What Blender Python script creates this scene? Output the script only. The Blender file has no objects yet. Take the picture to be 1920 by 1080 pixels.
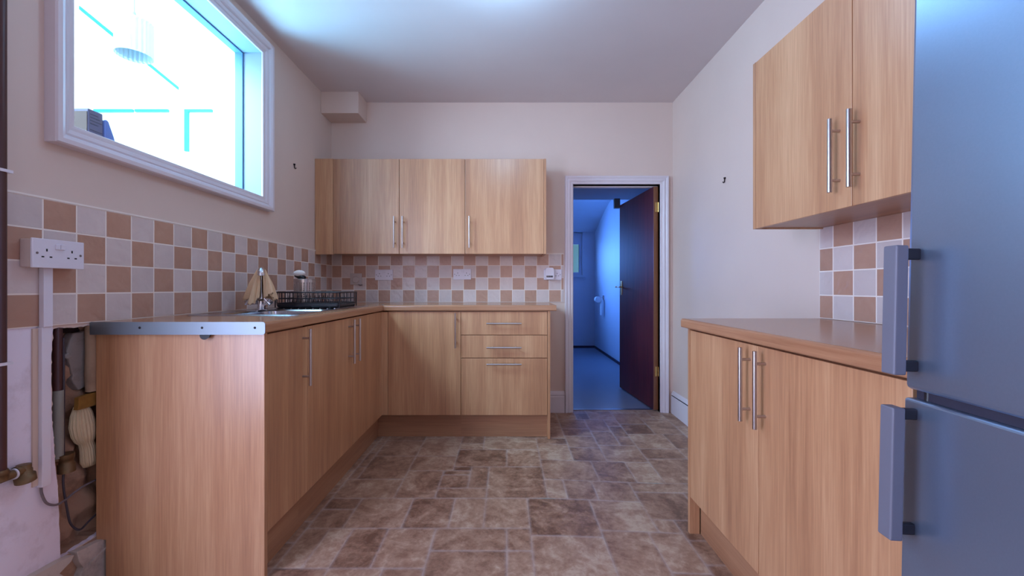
import bpy, bmesh, math, random
from mathutils import Vector, Matrix
from mathutils.geometry import tessellate_polygon
S = bpy.context.scene
C = S.collection
random.seed(7)

# ------------------------------------------------------------------ camera
EYE = 1.025
cam = bpy.data.objects.new('camera', bpy.data.cameras.new('camera'))
C.objects.link(cam); S.camera = cam
cam.location = (0, 0, EYE); cam.rotation_euler = (math.pi/2, 0, 0)
cam.data.sensor_width = 36; cam.data.lens = 771/1920*36
cam.data.shift_x = 10/1920; cam.data.shift_y = -1/1920
cam.data.clip_start = 0.02

# ------------------------------------------------------------------ world, lights, exposure
S.view_settings.view_transform = 'Standard'; S.view_settings.look = 'None'
S.view_settings.gamma = 1; S.view_settings.use_curve_mapping = False
S.view_settings.exposure = 0.0
W = bpy.data.worlds.new('sky'); S.world = W; W.use_nodes = True
bg = W.node_tree.nodes['Background']
bg.inputs['Color'].default_value = (0.35, 0.80, 1.0, 1); bg.inputs['Strength'].default_value = 0.35

def area(name, loc, look, sx, sy, power, col, spread=180):
    l = bpy.data.lights.new(name, 'AREA'); l.shape = 'RECTANGLE'; l.size = sx; l.size_y = sy
    l.energy = power; l.color = col; l.spread = math.radians(spread)
    o = bpy.data.objects.new(name, l); C.objects.link(o); o.location = loc
    o.rotation_euler = (Vector(look)-Vector(loc)).to_track_quat('-Z', 'Y').to_euler()
    return o
# daylight arriving through the internal window from the bright extension next door
area('extension_daylight', (-2.75, 1.2, 2.5), (-0.2, 2.0, 1.7), 1.3, 1.5, 168, (0.54, 0.75, 1.0))
area('extension_roof_light', (-3.3, 0.9, 3.9), (-3.0, 3.5, 2.4), 2.2, 1.6, 300, (0.42, 0.78, 1.0))
area('extension_floor_bounce', (-2.55, 1.95, 0.9), (-0.3, 2.0, 2.5), 1.2, 1.2, 170, (0.20, 0.60, 1.0))
# daylight through the glazed door in the left wall, behind the photographer's shoulder
area('side_door_daylight', (-1.62, 0.10, 1.20), (1.3, 0.80, 1.12), 1.0, 1.75, 74, (0.56, 0.63, 0.98))
# added soft fill from behind, aimed at the back wall and wall cabinets
area('rear_fill_light', (0.35, -2.05, 1.45), (-0.12, 3.38, 1.85), 1.5, 1.3, 1.5, (1.0, 0.75, 0.75), 38)
# the small room beyond the doorway: daylight of its own windows
area('passage_side_window_light', (0.10, 6.2, 1.5), (1.5, 5.42, 1.3), 0.65, 0.65, 20, (0.09, 0.30, 1.0), 105)
area('passage_end_window_light', (0.70, 7.6, 1.7), (0.95, 4.0, 0.9), 0.6, 0.7, 20, (0.14, 0.34, 1.0))
# pendant bulb of the kitchen, just above the frame
pl = bpy.data.lights.new('kitchen_bulb_light', 'POINT'); pl.energy = 10.5; pl.color = (0.29, 0.63, 1.0); pl.shadow_soft_size = 0.04
plo = bpy.data.objects.new('kitchen_bulb_light', pl); C.objects.link(plo); plo.location = (-0.03, 1.88, 2.36)

# ------------------------------------------------------------------ material helpers
def lin(c):
    return tuple(((v/255)/12.92 if v/255 <= .04045 else ((v/255+.055)/1.055)**2.4) for v in c) + (1,)
MATS = {}
def mat(name, rgb, rough=.5, metal=0, spec=.5, **kw):
    if name in MATS: return MATS[name]
    m = bpy.data.materials.new(name); m.use_nodes = True; MATS[name] = m
    b = m.node_tree.nodes['Principled BSDF']
    b.inputs['Base Color'].default_value = lin(rgb); b.inputs['Roughness'].default_value = rough
    b.inputs['Metallic'].default_value = metal; b.inputs['Specular IOR Level'].default_value = spec
    for k, v in kw.items(): b.inputs[k.replace('_', ' ')].default_value = v
    return m
class NT:
    def __init__(s, m):
        s.t = m.node_tree; s.b = s.t.nodes['Principled BSDF']
    def n(s, typ, **kw):
        q = s.t.nodes.new(typ)
        for k, v in kw.items(): setattr(q, k, v)
        return q
    def l(s, a, b): s.t.links.new(a, b)
    def val(s, sock, v):
        if hasattr(v, 'is_linked') or isinstance(v, bpy.types.NodeSocket): s.l(v, sock)
        else: sock.default_value = v
    def math(s, op, a, b=0.0, c=0.0, clamp=False):
        q = s.n('ShaderNodeMath', operation=op); q.use_clamp = clamp
        s.val(q.inputs[0], a); s.val(q.inputs[1], b); s.val(q.inputs[2], c); return q.outputs[0]
    def mapped(s, scale=(1, 1, 1), rnd=True):
        tc = s.n('ShaderNodeTexCoord'); mp = s.n('ShaderNodeMapping'); s.l(tc.outputs['Object'], mp.inputs['Vector'])
        mp.inputs['Scale'].default_value = scale
        if rnd:
            oi = s.n('ShaderNodeObjectInfo'); v = s.n('ShaderNodeVectorMath', operation='SCALE')
            cx = s.n('ShaderNodeCombineXYZ')
            for i in range(3): s.l(oi.outputs['Random'], cx.inputs[i])
            s.l(cx.outputs[0], v.inputs[0]); v.inputs['Scale'].default_value = 37
            s.l(v.outputs[0], mp.inputs['Location'])
        return mp.outputs[0]
    def noise(s, vec, scale, detail=4, rough=.55, dist=0):
        q = s.n('ShaderNodeTexNoise'); s.l(vec, q.inputs['Vector'])
        q.inputs['Scale'].default_value = scale; q.inputs['Detail'].default_value = detail
        q.inputs['Roughness'].default_value = rough; q.inputs['Distortion'].default_value = dist
        return q.outputs['Fac']
    def ramp(s, f, stops):
        q = s.n('ShaderNodeValToRGB'); s.l(f, q.inputs[0]); r = q.color_ramp
        while len(r.elements) < len(stops): r.elements.new(.5)
        for e, (p, c) in zip(r.elements, stops): e.position = p; e.color = lin(c) if len(c) == 3 else c
        return q.outputs[0]
    def mix(s, f, a, b, mode='MIX'):
        q = s.n('ShaderNodeMix', data_type='RGBA', blend_type=mode)
        s.val(q.inputs[0], f); s.val(q.inputs[6], a); s.val(q.inputs[7], b); return q.outputs[2]
    def bump(s, h, strength=.3, dist=.002):
        q = s.n('ShaderNodeBump'); s.l(h, q.inputs['Height']); q.inputs['Strength'].default_value = strength
        q.inputs['Distance'].default_value = dist; s.l(q.outputs[0], s.b.inputs['Normal'])

def oak(name, axis, c0, c1, c2, rough=.34):
    if name in MATS: return MATS[name]
    m = mat(name, c1, rough, 0, .85); N = NT(m)
    sc = {'x': (.7, 14, 14), 'y': (14, .7, 14), 'z': (14, 14, .7)}[axis]
    v = N.mapped(sc)
    big = N.noise(v, .55, 3, .5, .6)
    sc2 = {'x': (3, 120, 120), 'y': (120, 3, 120), 'z': (120, 120, 3)}[axis]
    fine = N.noise(N.mapped(sc2), 1.6, 3, .6)
    mid = N.noise(v, 3.2, 5, .6, .4)
    f = N.math('ADD', N.math('MULTIPLY', big, .50), N.math('ADD', N.math('MULTIPLY', mid, .22), N.math('MULTIPLY', fine, .32)))
    col = N.ramp(f, [(.30, c0), (.52, c1), (.74, c2)])
    N.l(col, N.b.inputs['Base Color'])
    N.bump(fine, .12, .0006)
    N.b.inputs['Coat Weight'].default_value = 0.0
    return m
OAKC = ((152, 99, 69), (194, 140, 100), (224, 176, 133))
M_oak = oak('oak_laminate_vertical', 'z', *OAKC)
M_oakx = oak('oak_laminate_along_x', 'x', (142, 93, 66), (172, 121, 88), (192, 144, 108))
M_oaky = oak('oak_laminate_along_y', 'y', (142, 93, 66), (172, 121, 88), (192, 144, 108))
M_topx = oak('worktop_oak_x', 'x', (146, 96, 68), (178, 126, 92), (196, 146, 110), .2)
M_topy = oak('worktop_oak_y', 'y', (146, 96, 68), (178, 126, 92), (196, 146, 110), .2)

def plaster(name, rgb, rough=.55, bs=.08, dirt=.0, dirtcol=(120, 100, 90)):
    m = mat(name, rgb, rough, 0, .35); N = NT(m)
    v = N.mapped(rnd=False)
    big = N.noise(v, 1.7, 4, .55); sm = N.noise(v, 60, 3, .6)
    c = N.mix(big, lin(tuple(int(q*.965) for q in rgb)), lin(tuple(min(255, int(q*1.03)) for q in rgb)))
    if dirt:
        d = N.ramp(N.noise(v, 9, 6, .7), [(.50, (0, 0, 0)), (.72, (255, 255, 255))])
        c = N.mix(N.math('MULTIPLY', d, dirt), c, lin(dirtcol))
    N.l(c, N.b.inputs['Base Color']); N.bump(N.math('ADD', sm, N.math('MULTIPLY', big, 2)), bs, .002)
    return m
M_wall = plaster('cream_wall_paint', (226, 202, 189), .5)
M_ceil = plaster('ceiling_paint', (222, 208, 206), .6)
M_skim = plaster('bare_white_plaster', (242, 232, 244), .75, .25, .35, (170, 140, 140))
M_white = plaster('white_gloss_trim', (226, 214, 218), .3, .02)
M_outwhite = plaster('extension_white_render', (250, 250, 250), .7)
M_passwall = plaster('passage_wall_paint', (205, 208, 222), .5)
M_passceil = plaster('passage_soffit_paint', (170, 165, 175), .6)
M_passfloor = plaster('grey_vinyl', (140, 148, 165), .35, .05)
M_rubble = plaster('exposed_masonry', (186, 148, 122), .9, .9, .6, (70, 48, 40))
M_rubble2 = plaster('grey_mortar_patch', (150, 140, 135), .9, .9, .5, (84, 70, 64))
M_darkhole = mat('dark_brown_cavity', (38, 20, 18), .95)
M_plastic = mat('white_plastic', (232, 226, 236), .3)
M_plasticg = mat('grey_white_plastic', (200, 186, 182), .35)
M_hole = mat('black_recess', (18, 10, 14), .8)
M_steel = mat('brushed_steel', (190, 180, 178), .3, 1)
M_sink = mat('stainless_steel_sink', (180, 176, 180), .22, 1)
M_alu = mat('aluminium_strip', (138, 148, 156), .48, .85)
M_chrome = mat('chrome', (215, 215, 220), .08, 1)
M_brass = mat('aged_brass', (122, 98, 70), .5, .7)
M_brassb = mat('polished_brass', (214, 180, 120), .25, 1)
M_blackwire = mat('black_coated_wire', (30, 20, 28), .4)
M_blackp = mat('black_plastic', (24, 20, 24), .4)
M_cable = mat('grey_cable', (120, 108, 114), .5)
M_cabled = mat('dark_grey_cable', (66, 60, 70), .5)
M_pipe = mat('brown_painted_pipe', (74, 40, 38), .4)
M_cond = plaster('old_lead_conduit', (150, 150, 140), .6, .3, .4)
M_mastic = mat('ceramic_edge_cream', (226, 212, 200), .4)
M_batten = plaster('plastered_batten', (168, 140, 116), .85, .5, .5, (110, 84, 66))
M_ochre = plaster('ochre_timber', (150, 108, 48), .8, .5, .5, (84, 54, 26))
M_fleece = plaster('cream_insulation', (216, 196, 160), .95, .6, .2)
M_skirtold = plaster('dirty_old_skirting', (206, 192, 182), .8, .8, .55, (72, 58, 52))
M_dark = mat('shadow_gap', (40, 26, 22), .8)
M_cloth = plaster('beige_cloth', (234, 196, 156), .95, .5, .1)
M_paper = plaster('white_tissue', (235, 235, 240), .9)

def make_door_wood():
    m = mat('mahogany_veneer', (78, 26, 28), .5, 0, .25); N = NT(m)
    f = N.noise(N.mapped((10, 10, .8)), 3, 5, .6, .6); g = N.noise(N.mapped((140, 140, 3)), 1.5, 3, .6)
    h = N.math('ADD', N.math('MULTIPLY', f, .6), N.math('MULTIPLY', g, .4))
    N.l(N.ramp(h, [(.3, (58, 20, 22)), (.7, (112, 44, 40))]), N.b.inputs['Base Color'])
    return m
M_mahog = make_door_wood()
M_mahedge = oak('door_edge_timber', 'z', (96, 52, 26), (124, 72, 40), (146, 92, 52))

def make_fridge():
    m = mat('graphite_painted_steel', (140, 144, 156), .28, .85); N = NT(m)
    v = N.mapped((1, 1, 1)); n = N.noise(v, 260, 3, .6)
    N.l(N.ramp(n, [(.3, (152, 168, 194)), (.7, (155, 171, 197))]), N.b.inputs['Base Color'])
    N.l(N.math('ADD', N.math('MULTIPLY', N.noise(v, 4, 4, .6), .06), .30), N.b.inputs['Roughness'])
    return m
M_fridge = make_fridge()
M_fridgeh = mat('graphite_plastic_handle', (116, 114, 126), .5, .2)
M_fridgeb = mat('fridge_carcass_grey', (70, 72, 82), .5, .2)

def tilemat(name, rgb, r2):
    m = mat(name, rgb, .28, 0, .5); N = NT(m)
    v = N.mapped(rnd=False); at = N.n('ShaderNodeAttribute', attribute_name='tint')
    off = N.n('ShaderNodeVectorMath', operation='SCALE'); cx = N.n('ShaderNodeCombineXYZ')
    for i in range(3): N.l(at.outputs['Fac'], cx.inputs[i])
    N.l(cx.outputs[0], off.inputs[0]); off.inputs['Scale'].default_value = 19
    ad = N.n('ShaderNodeVectorMath', operation='ADD'); N.l(v, ad.inputs[0]); N.l(off.outputs[0], ad.inputs[1])
    big = N.noise(ad.outputs[0], 8, 5, .6, 1.2)
    c = N.mix(big, lin(rgb), lin(r2))
    hv = N.n('ShaderNodeHueSaturation'); N.l(c, hv.inputs['Color']); N.l(N.math('ADD', N.math('MULTIPLY', at.outputs['Fac'], .14), .93), hv.inputs['Value'])
    N.l(hv.outputs[0], N.b.inputs['Base Color'])
    wv = N.n('ShaderNodeTexWave', wave_type='BANDS', bands_direction='DIAGONAL'); N.l(ad.outputs[0], wv.inputs['Vector'])
    wv.inputs['Scale'].default_value = 5; wv.inputs['Distortion'].default_value = 9; wv.inputs['Detail'].default_value = 3; wv.inputs['Detail Scale'].default_value = 2.5
    N.bump(N.math('ADD', N.math('MULTIPLY', wv.outputs['Fac'], .45), big), .55, .004)
    return m
M_tilec = tilemat('cream_slate_relief_tile', (208, 190, 186), (224, 206, 200))
M_tilet = tilemat('tan_slate_relief_tile', (178, 134, 114), (200, 158, 136))
M_grout = mat('cream_grout', (246, 232, 222), .8)

def make_floor():
    m = mat('stone_effect_vinyl', (130, 100, 88), .42, 0, .45); N = NT(m)
    u1 = N.n('ShaderNodeUVMap', uv_map='near'); u2 = N.n('ShaderNodeUVMap', uv_map='far')
    s1 = N.n('ShaderNodeSeparateXYZ'); s2 = N.n('ShaderNodeSeparateXYZ'); N.l(u1.outputs[0], s1.inputs[0]); N.l(u2.outputs[0], s2.inputs[0])
    a = N.math('SMOOTH_MIN', s1.outputs[0], s2.outputs[0], .012); b = N.math('SMOOTH_MIN', s1.outputs[1], s2.outputs[1], .012)
    d = N.math('SMOOTH_MIN', a, b, .02)
    v = N.mapped(rnd=False); at = N.n('ShaderNodeAttribute', attribute_name='tint')
    edge = N.noise(v, 45, 4, .7)
    d2 = N.math('ADD', d, N.math('MULTIPLY', N.math('SUBTRACT', edge, .5), .010))
    g = N.ramp(d2, [(.0, (255, 255, 255)), (.0055, (150, 150, 150)), (.012, (0, 0, 0))])
    cx = N.n('ShaderNodeCombineXYZ')
    for i in range(3): N.l(at.outputs['Fac'], cx.inputs[i])
    off = N.n('ShaderNodeVectorMath', operation='SCALE'); N.l(cx.outputs[0], off.inputs[0]); off.inputs['Scale'].default_value = 31
    ad = N.n('ShaderNodeVectorMath', operation='ADD'); N.l(v, ad.inputs[0]); N.l(off.outputs[0], ad.inputs[1])
    n1 = N.noise(ad.outputs[0], 7, 6, .62, .8); n2 = N.noise(ad.outputs[0], 38, 5, .7, .5)
    f = N.math('ADD', N.math('MULTIPLY', n1, .62), N.math('MULTIPLY', n2, .38))
    f = N.math('ADD', N.math('MULTIPLY', N.math('SUBTRACT', f, .5), 1.35), .5)
    f = N.math('ADD', f, N.math('MULTIPLY', N.math('SUBTRACT', at.outputs['Fac'], .5), .20))
    c = N.ramp(f, [(.32, (116, 82, 64)), (.46, (152, 114, 92)), (.58, (174, 138, 114)), (.72, (198, 170, 146))])
    c = N.mix(N.math('MULTIPLY', g, N.math('ADD', N.math('MULTIPLY', N.noise(v, 6, 3), 1.1), -.12, clamp=True)), c, lin((188, 172, 166)))
    N.l(c, N.b.inputs['Base Color'])
    N.l(N.math('ADD', N.math('MULTIPLY', n2, .2), .33), N.b.inputs['Roughness'])
    N.bump(N.math('SUBTRACT', N.math('MULTIPLY', n2, .3), N.math('MULTIPLY', g, .6)), .35, .002)
    return m
M_floor = make_floor()
def glassmat(name, tint=(1, 1, 1), fac=.06):
    m = bpy.data.materials.new(name); m.use_nodes = True; t = m.node_tree; t.nodes.clear()
    o = t.nodes.new('ShaderNodeOutputMaterial'); mx = t.nodes.new('ShaderNodeMixShader'); tr = t.nodes.new('ShaderNodeBsdfTransparent'); gl = t.nodes.new('ShaderNodeBsdfGlossy')
    tr.inputs[0].default_value = tint + (1,); gl.inputs['Roughness'].default_value = .03; mx.inputs[0].default_value = fac
    t.links.new(tr.outputs[0], mx.inputs[1]); t.links.new(gl.outputs[0], mx.inputs[2]); t.links.new(mx.outputs[0], o.inputs[0]); return m
M_glass = glassmat('clear_glass', (.96, .99, 1))
M_glassb = glassmat('obscured_blue_glass', (.5, .85, 1), .1)

# ------------------------------------------------------------------ mesh helpers
class MB:
    def __init__(s): s.v = []; s.f = []; s.m = []; s.t = []; s.sm = []
    def add(s, vs, fs, mi=0, tint=0, smooth=False):
        o = len(s.v); s.v += [tuple(q) for q in vs]
        for f in fs: s.f.append([o+i for i in f]); s.m.append(mi); s.t.append(tint); s.sm.append(smooth)
        return s
    def box(s, x0, x1, y0, y1, z0, z1, mi=0, M=None):
        if x0 > x1: x0, x1 = x1, x0
        if y0 > y1: y0, y1 = y1, y0
        if z0 > z1: z0, z1 = z1, z0
        vs = [Vector(p) for p in ((x0,y0,z0),(x1,y0,z0),(x1,y1,z0),(x0,y1,z0),(x0,y0,z1),(x1,y0,z1),(x1,y1,z1),(x0,y1,z1))]
        if M: vs = [M @ q for q in vs]
        return s.add(vs, [(0,3,2,1),(4,5,6,7),(0,1,5,4),(1,2,6,5),(2,3,7,6),(3,0,4,7)], mi)
    def tube(s, pts, r, n=12, mi=0, cap=True, closed=False):
        pts = [Vector(p) for p in pts]; k = len(pts); rs = r if isinstance(r, (list, tuple)) else [r]*k
        ref = None; rings = []
        for i in range(k):
            a = pts[i-1] if (i > 0 or closed) else pts[i]; b = pts[(i+1) % k] if (i < k-1 or closed) else pts[i]
            t = (b-a).normalized()
            if ref is None: ref = t.orthogonal().normalized()
            ref = (ref - t*ref.dot(t)).normalized(); q = t.cross(ref)
            rings.append([pts[i]+(ref*math.cos(2*math.pi*j/n)+q*math.sin(2*math.pi*j/n))*rs[i] for j in range(n)])
        vs = [p for rg in rings for p in rg]; fs = []
        for i in range(k if closed else k-1):
            for j in range(n):
                a, b = i*n+j, i*n+(j+1) % n; c, d = ((i+1) % k)*n+(j+1) % n, ((i+1) % k)*n+j
                fs.append((a, b, c, d))
        s.add(vs, fs, mi, 0, True)
        if cap and not closed:
            s.add(rings[0], [tuple(range(n))[::-1]], mi); s.add(rings[-1], [tuple(range(n))], mi)
        return s
    def cyl(s, a, b, r, n=20, mi=0): return s.tube([a, b], r, n, mi)
    def prism(s, poly, fn, h0, h1, mi=0):
        """poly 2-D list; fn(u, v, h) -> 3-D"""
        n = len(poly); vs = [fn(u, v, h0) for u, v in poly] + [fn(u, v, h1) for u, v in poly]
        tr = tessellate_polygon([[Vector((u, v, 0)) for u, v in poly]])
        fs = [tuple(t) for t in tr] + [tuple(n+i for i in t[::-1]) for t in tr] + [(i, (i+1) % n, n+(i+1) % n, n+i) for i in range(n)]
        return s.add(vs, fs, mi)
    def build(s, name, mats, parent=None, bevel=0, seg=2, **props):
        me = bpy.data.meshes.new(name)
        off = Vector((0, 0, 0)); p = parent
        if parent is not None and not parent.get('_local'):
            while p is not None: off += p.location; p = p.parent
        me.from_pydata([Vector(q)-off for q in s.v], [], s.f)
        mats = mats if isinstance(mats, (list, tuple)) else [mats]
        for m in mats: me.materials.append(m)
        me.polygons.foreach_set('material_index', s.m)
        me.polygons.foreach_set('use_smooth', s.sm)
        at = me.attributes.new('tint', 'FLOAT', 'FACE'); at.data.foreach_set('value', [float(t) for t in s.t])
        bm = bmesh.new(); bm.from_mesh(me); bmesh.ops.recalc_face_normals(bm, faces=bm.faces); bm.to_mesh(me); bm.free()
        o = bpy.data.objects.new(name, me); C.objects.link(o); o.parent = parent
        if bevel:
            b = o.modifiers.new('soft_edge', 'BEVEL'); b.width = bevel; b.segments = seg; b.limit_method = 'ANGLE'; b.angle_limit = math.radians(40)
            b.harden_normals = False
        for k, v in props.items(): o[k] = v
        return o
def tag(o, label, cat, group=None):
    o['label'] = label; o['category'] = cat
    if group: o['group'] = group
    return o
def thing(name, label, cat, loc, group=None):
    o = bpy.data.objects.new(name, None); C.objects.link(o); o.location = loc; o.empty_display_size = .1
    return tag(o, label, cat, group)
def struct(o): o['kind'] = 'structure'; return o
def structempty(name, loc=(0, 0, 0)):
    o = bpy.data.objects.new(name, None); C.objects.link(o); o.location = loc; return struct(o)
def box(name, m, parent, *b, bevel=0, **kw): return MB().box(*b).build(name, m, parent, bevel=bevel, **kw)

XL, XR, YB, ZC = -1.44, 1.364, 3.38, 2.545
YR = -1.9
# ------------------------------------------------------------------ SETTING
# floor: irregular flagstone pattern
def floor_tiles():
    G = .05; x0, y0 = -1.45, -1.9; nx, ny = 58, 108
    grid = [[0]*ny for _ in range(nx)]; out = []
    ex = [(.123,.403,1.69,1.99),(-.119,.123,1.74,1.99),(.403,.635,1.74,1.99),(.123,.403,1.40,1.69),(.403,.6,1.35,1.74),(.635,.735,1.74,1.83),
          (.635,.9,1.83,2.08),(.4525,.66,1.99,2.22),(.323,.4525,1.99,2.22),(.2155,.323,1.99,2.22),(-.11,.2155,1.99,2.34),(-.2,-.11,2.08,2.34),
          (-.012,.2155,2.34,2.58),(-.30,-.012,2.34,2.58),(.146,.417,2.43,2.68),(.224,.497,2.22,2.43),(.497,.70,2.22,2.43),(.70,.832,2.22,2.43),
          (.832,1.1,2.22,2.47),(.66,.95,2.08,2.22),(-.02,.123,1.59,1.74),(-.02,.123,1.34,1.59),(-.31,-.02,1.59,1.74),(-.31,-.02,1.34,1.59),
          (-.257,-.119,1.74,1.99),(-.452,-.257,1.74,1.99),(-.717,-.452,1.74,1.99),(-.5,-.31,1.49,1.74),(-.63,-.5,1.49,1.74),(-.76,-.63,1.49,1.74),
          (-.35,-.11,1.99,2.09),(-.35,-.2,2.09,2.27),(-.548,-.35,1.99,2.29),(-.85,-.548,1.99,2.2),(-.82,-.54,2.2,2.5),(-.54,-.30,2.29,2.52)]
    tints = [.28,.62,.92,.95,.5,.9,.3,.62,.22,.85,.5,.3,.6,.2,.85,.55,.3,.9,.6,.55,.5,.75,.55,.25,.95,.22,.65,.6,.3,.9,.35,.5,.5,.8,.2,.7]
    def fill(a, b, c, d, t):
        for i in range(a, b):
            for j in range(c, d): grid[i][j] = 1
        out.append((x0+a*G, x0+b*G, y0+c*G, y0+d*G, t))
    for (a, b, c, d), t in zip(ex, tints):
        ia, ib = round((a-x0)/G), round((b-x0)/G); ja, jb = round((c+.005-y0)/G), round((d+.005-y0)/G)
        while any(grid[ia][j] for j in range(ja, jb)) and ia < ib-1: ia += 1
        while any(grid[i][ja] for i in range(ia, ib)) and ja < jb-1: ja += 1
        if any(grid[i][j] for i in range(ia, ib) for j in range(ja, jb)): continue
        fill(ia, ib, ja, jb, t)
    R = random.Random(3)
    for j in range(ny):
        for i in range(nx):
            if grid[i][j]: continue
            w, h = R.choice([(6,6),(5,5),(4,4),(6,4),(4,6),(5,3),(3,5),(3,3),(4,3),(6,3),(2,3),(3,2)])
            ww = 0
            while ww < w and i+ww < nx and not grid[i+ww][j]: ww += 1
            if i+ww < nx and not grid[i+ww][j] and i+ww+1 < nx and grid[i+ww+1][j]: ww += 1
            hh = 0
            while hh < h and j+hh < ny and all(not grid[i+k][j+hh] for k in range(ww)): hh += 1
            if j+hh < ny and all(not grid[i+k][j+hh] for k in range(ww)) and (j+hh+1 >= ny or any(grid[i+k][j+hh+1] for k in range(ww))): hh += 1
            fill(i, i+ww, j, j+hh, R.random())
    return out
def fz(x, y):   # the old floor sinks slightly towards the right foreground
    u = min(1, max(0, (x-.2)/.6)); v = min(1, max(0, (YB-y)/1.2)); return -.024*u*v
def build_floor():
    me = bpy.data.meshes.new('floor'); vs = []; fs = []; uvn = []; uvf = []; tn = []
    for (a, b, c, d, t) in floor_tiles():
        nxs = max(1, round((b-a)/.15)); nys = max(1, round((d-c)/.15))
        for i in range(nxs):
            for j in range(nys):
                xa, xb = a+(b-a)*i/nxs, a+(b-a)*(i+1)/nxs; ya, yb = c+(d-c)*j/nys, c+(d-c)*(j+1)/nys
                o = len(vs)
                for x, y in ((xa, ya), (xb, ya), (xb, yb), (xa, yb)):
                    vs.append((x, min(y, YB+.12), fz(x, y))); uvn.append((x-a, y-c)); uvf.append((b-x, d-y))
                fs.append((o, o+1, o+2, o+3)); tn.append(t)
    me.from_pydata(vs, [], fs); me.materials.append(M_floor)
    l1 = me.uv_layers.new(name='near'); l2 = me.uv_layers.new(name='far')
    for li, lp in enumerate(me.loops):
        l1.data[li].uv = uvn[lp.vertex_index]; l2.data[li].uv = uvf[lp.vertex_index]
    at = me.attributes.new('tint', 'FLOAT', 'FACE'); at.data.foreach_set('value', tn)
    o = bpy.data.objects.new('floor', me); C.objects.link(o); struct(o)
build_floor()
struct(MB().box(XL-.1, XR+.1, YR-.1, YB+.12, ZC, ZC+.12).build('ceiling', M_ceil))
struct(MB().box(XR, XR+.12, YR-.1, YB+.12, -.05, ZC).build('wall_right', M_wall))
struct(MB().box(XL-.3, XR+.1, YR-.12, YR, -.05, .75).box(XL-.3, -.6, YR-.12, YR, .75, 2.3).box(1.25, XR+.1, YR-.12, YR, .75, 2.3).box(XL-.3, XR+.1, YR-.12, YR, 2.3, ZC).build('wall_rear', M_wall))
fr = structempty('added_rear_window', (.3, YR-.06, 1.5))  # added window out of view, an opening for the rear fill lamp
MB().box(-.6, 1.25, YR-.09, YR-.03, .75, .81).box(-.6, 1.25, YR-.09, YR-.03, 2.24, 2.3).box(-.6, -.54, YR-.09, YR-.03, .81, 2.24).box(1.19, 1.25, YR-.09, YR-.03, .81, 2.24).box(.3, .35, YR-.09, YR-.03, .81, 2.24).build('window_frame', M_white, fr)
# back wall with the doorway
DX0, DX1, DZ = .544, 1.259, 1.872
struct(MB().box(XL-.1, DX0, YB, YB+.12, -.02, ZC).box(DX1, XR+.6, YB, YB+.12, -.02, ZC).box(DX0, DX1, YB, YB+.12, DZ, ZC).build('wall_back', M_wall))

# left wall: polygon with holes (window, exposed chase, glazed side door)
WY0, WY1, WZ0, WZ1 = 1.352, 2.412, 1.553, 2.405
def jag(pts, amp, step, seed):
    R = random.Random(seed); out = []
    for i in range(len(pts)):
        a = Vector(pts[i]+(0,)); b = Vector(pts[(i+1) % len(pts)]+(0,)); n = max(1, int((b-a).length/step))
        for k in range(n):
            p = a.lerp(b, k/n); out.append((p.x+R.uniform(-amp, amp)*(k > 0), p.y+R.uniform(-amp, amp)*(k > 0)))
    return out
CH = jag([(1.306, .893), (1.56, .893), (1.56, .16), (1.325, .15), (1.319, .36), (1.308, .50), (1.302, .62), (1.300, .80)], .0035, .012, 5)
def left_wall():
    outer = [(YR-.1, -.05), (YB+.12, -.05), (YB+.12, ZC), (YR-.1, ZC)]
    win = [(WY0, WZ0), (WY1, WZ0), (WY1, WZ1), (WY0, WZ1)]
    dr = [(-.46, -.05+.001), (.68, -.05+.001), (.68, 2.1), (-.46, 2.1)]
    loops = [outer, win, CH, dr]; flat = [p for l in loops for p in l]
    tr = tessellate_polygon([[Vector((u, v, 0)) for u, v in l] for l in loops])
    m = MB(); m.add([(XL, u, v) for u, v in flat], [tuple(t) for t in tr])
    m.add([(XL-.28, u, v) for u, v in outer+win+dr],
          [tuple(t) for t in tessellate_polygon([[Vector((u, v, 0)) for u, v in l] for l in (outer, win, dr)])])
    for l in (win, dr, outer):
        n = len(l)
        for i in range(n):
            a, b = l[i], l[(i+1) % n]; m.add([(XL, *a), (XL, *b), (XL-.28, *b), (XL-.28, *a)], [(0, 1, 2, 3)], 1 if l is win else 0)
    n = len(CH)
    for i in range(n):
        a, b = CH[i], CH[(i+1) % n]; m.add([(XL, *a), (XL, *b), (XL-.018, *b), (XL-.018, *a)], [(0, 1, 2, 3)], 2)
        m.add([(XL-.018, *a), (XL-.018, *b), (XL-.075, *b), (XL-.075, *a)], [(0, 1, 2, 3)], 3)
    # back of the chase: lumpy masonry
    R = random.Random(2); ny, nz = 26, 70; vs = []; fs = []
    for j in range(nz+1):
        for i in range(ny+1):
            y = 1.285+(1.58-1.285)*i/ny; z = .13+(.91-.13)*j/nz
            dpt = -.058+.014*math.sin(y*61+z*23)+.010*math.sin(z*47-y*33)+R.uniform(-.004, .004)
            if y < 1.335 and z > .47: dpt = -.072
            vs.append((XL+dpt, y, z))
    for j in range(nz):
        for i in range(ny): a = j*(ny+1)+i; fs.append((a, a+1, a+ny+2, a+ny+1))
    m.add(vs, fs, 3, 0, True)
    # skin of the bare plaster below the tiles
    skin = [(1.0, -.02), (1.27, -.02), (1.3255, .14), (1.318, .36), (1.307, .50), (1.300, .62), (1.297, .80), (1.303, .896), (1.30, .905), (.9, .905), (.9, -.02)]
    sk = jag(skin, .0012, .03, 8)
    m.prism(sk, lambda u, v, h: (h, u, v), XL, XL+.0025, 4)
    o = m.build('wall_left', [M_wall, M_outwhite, M_skim, M_rubble, M_skim]); struct(o); return o
wall_l = left_wall()
wall_b = bpy.data.objects['wall_back']; wall_r = bpy.data.objects['wall_right']

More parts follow.
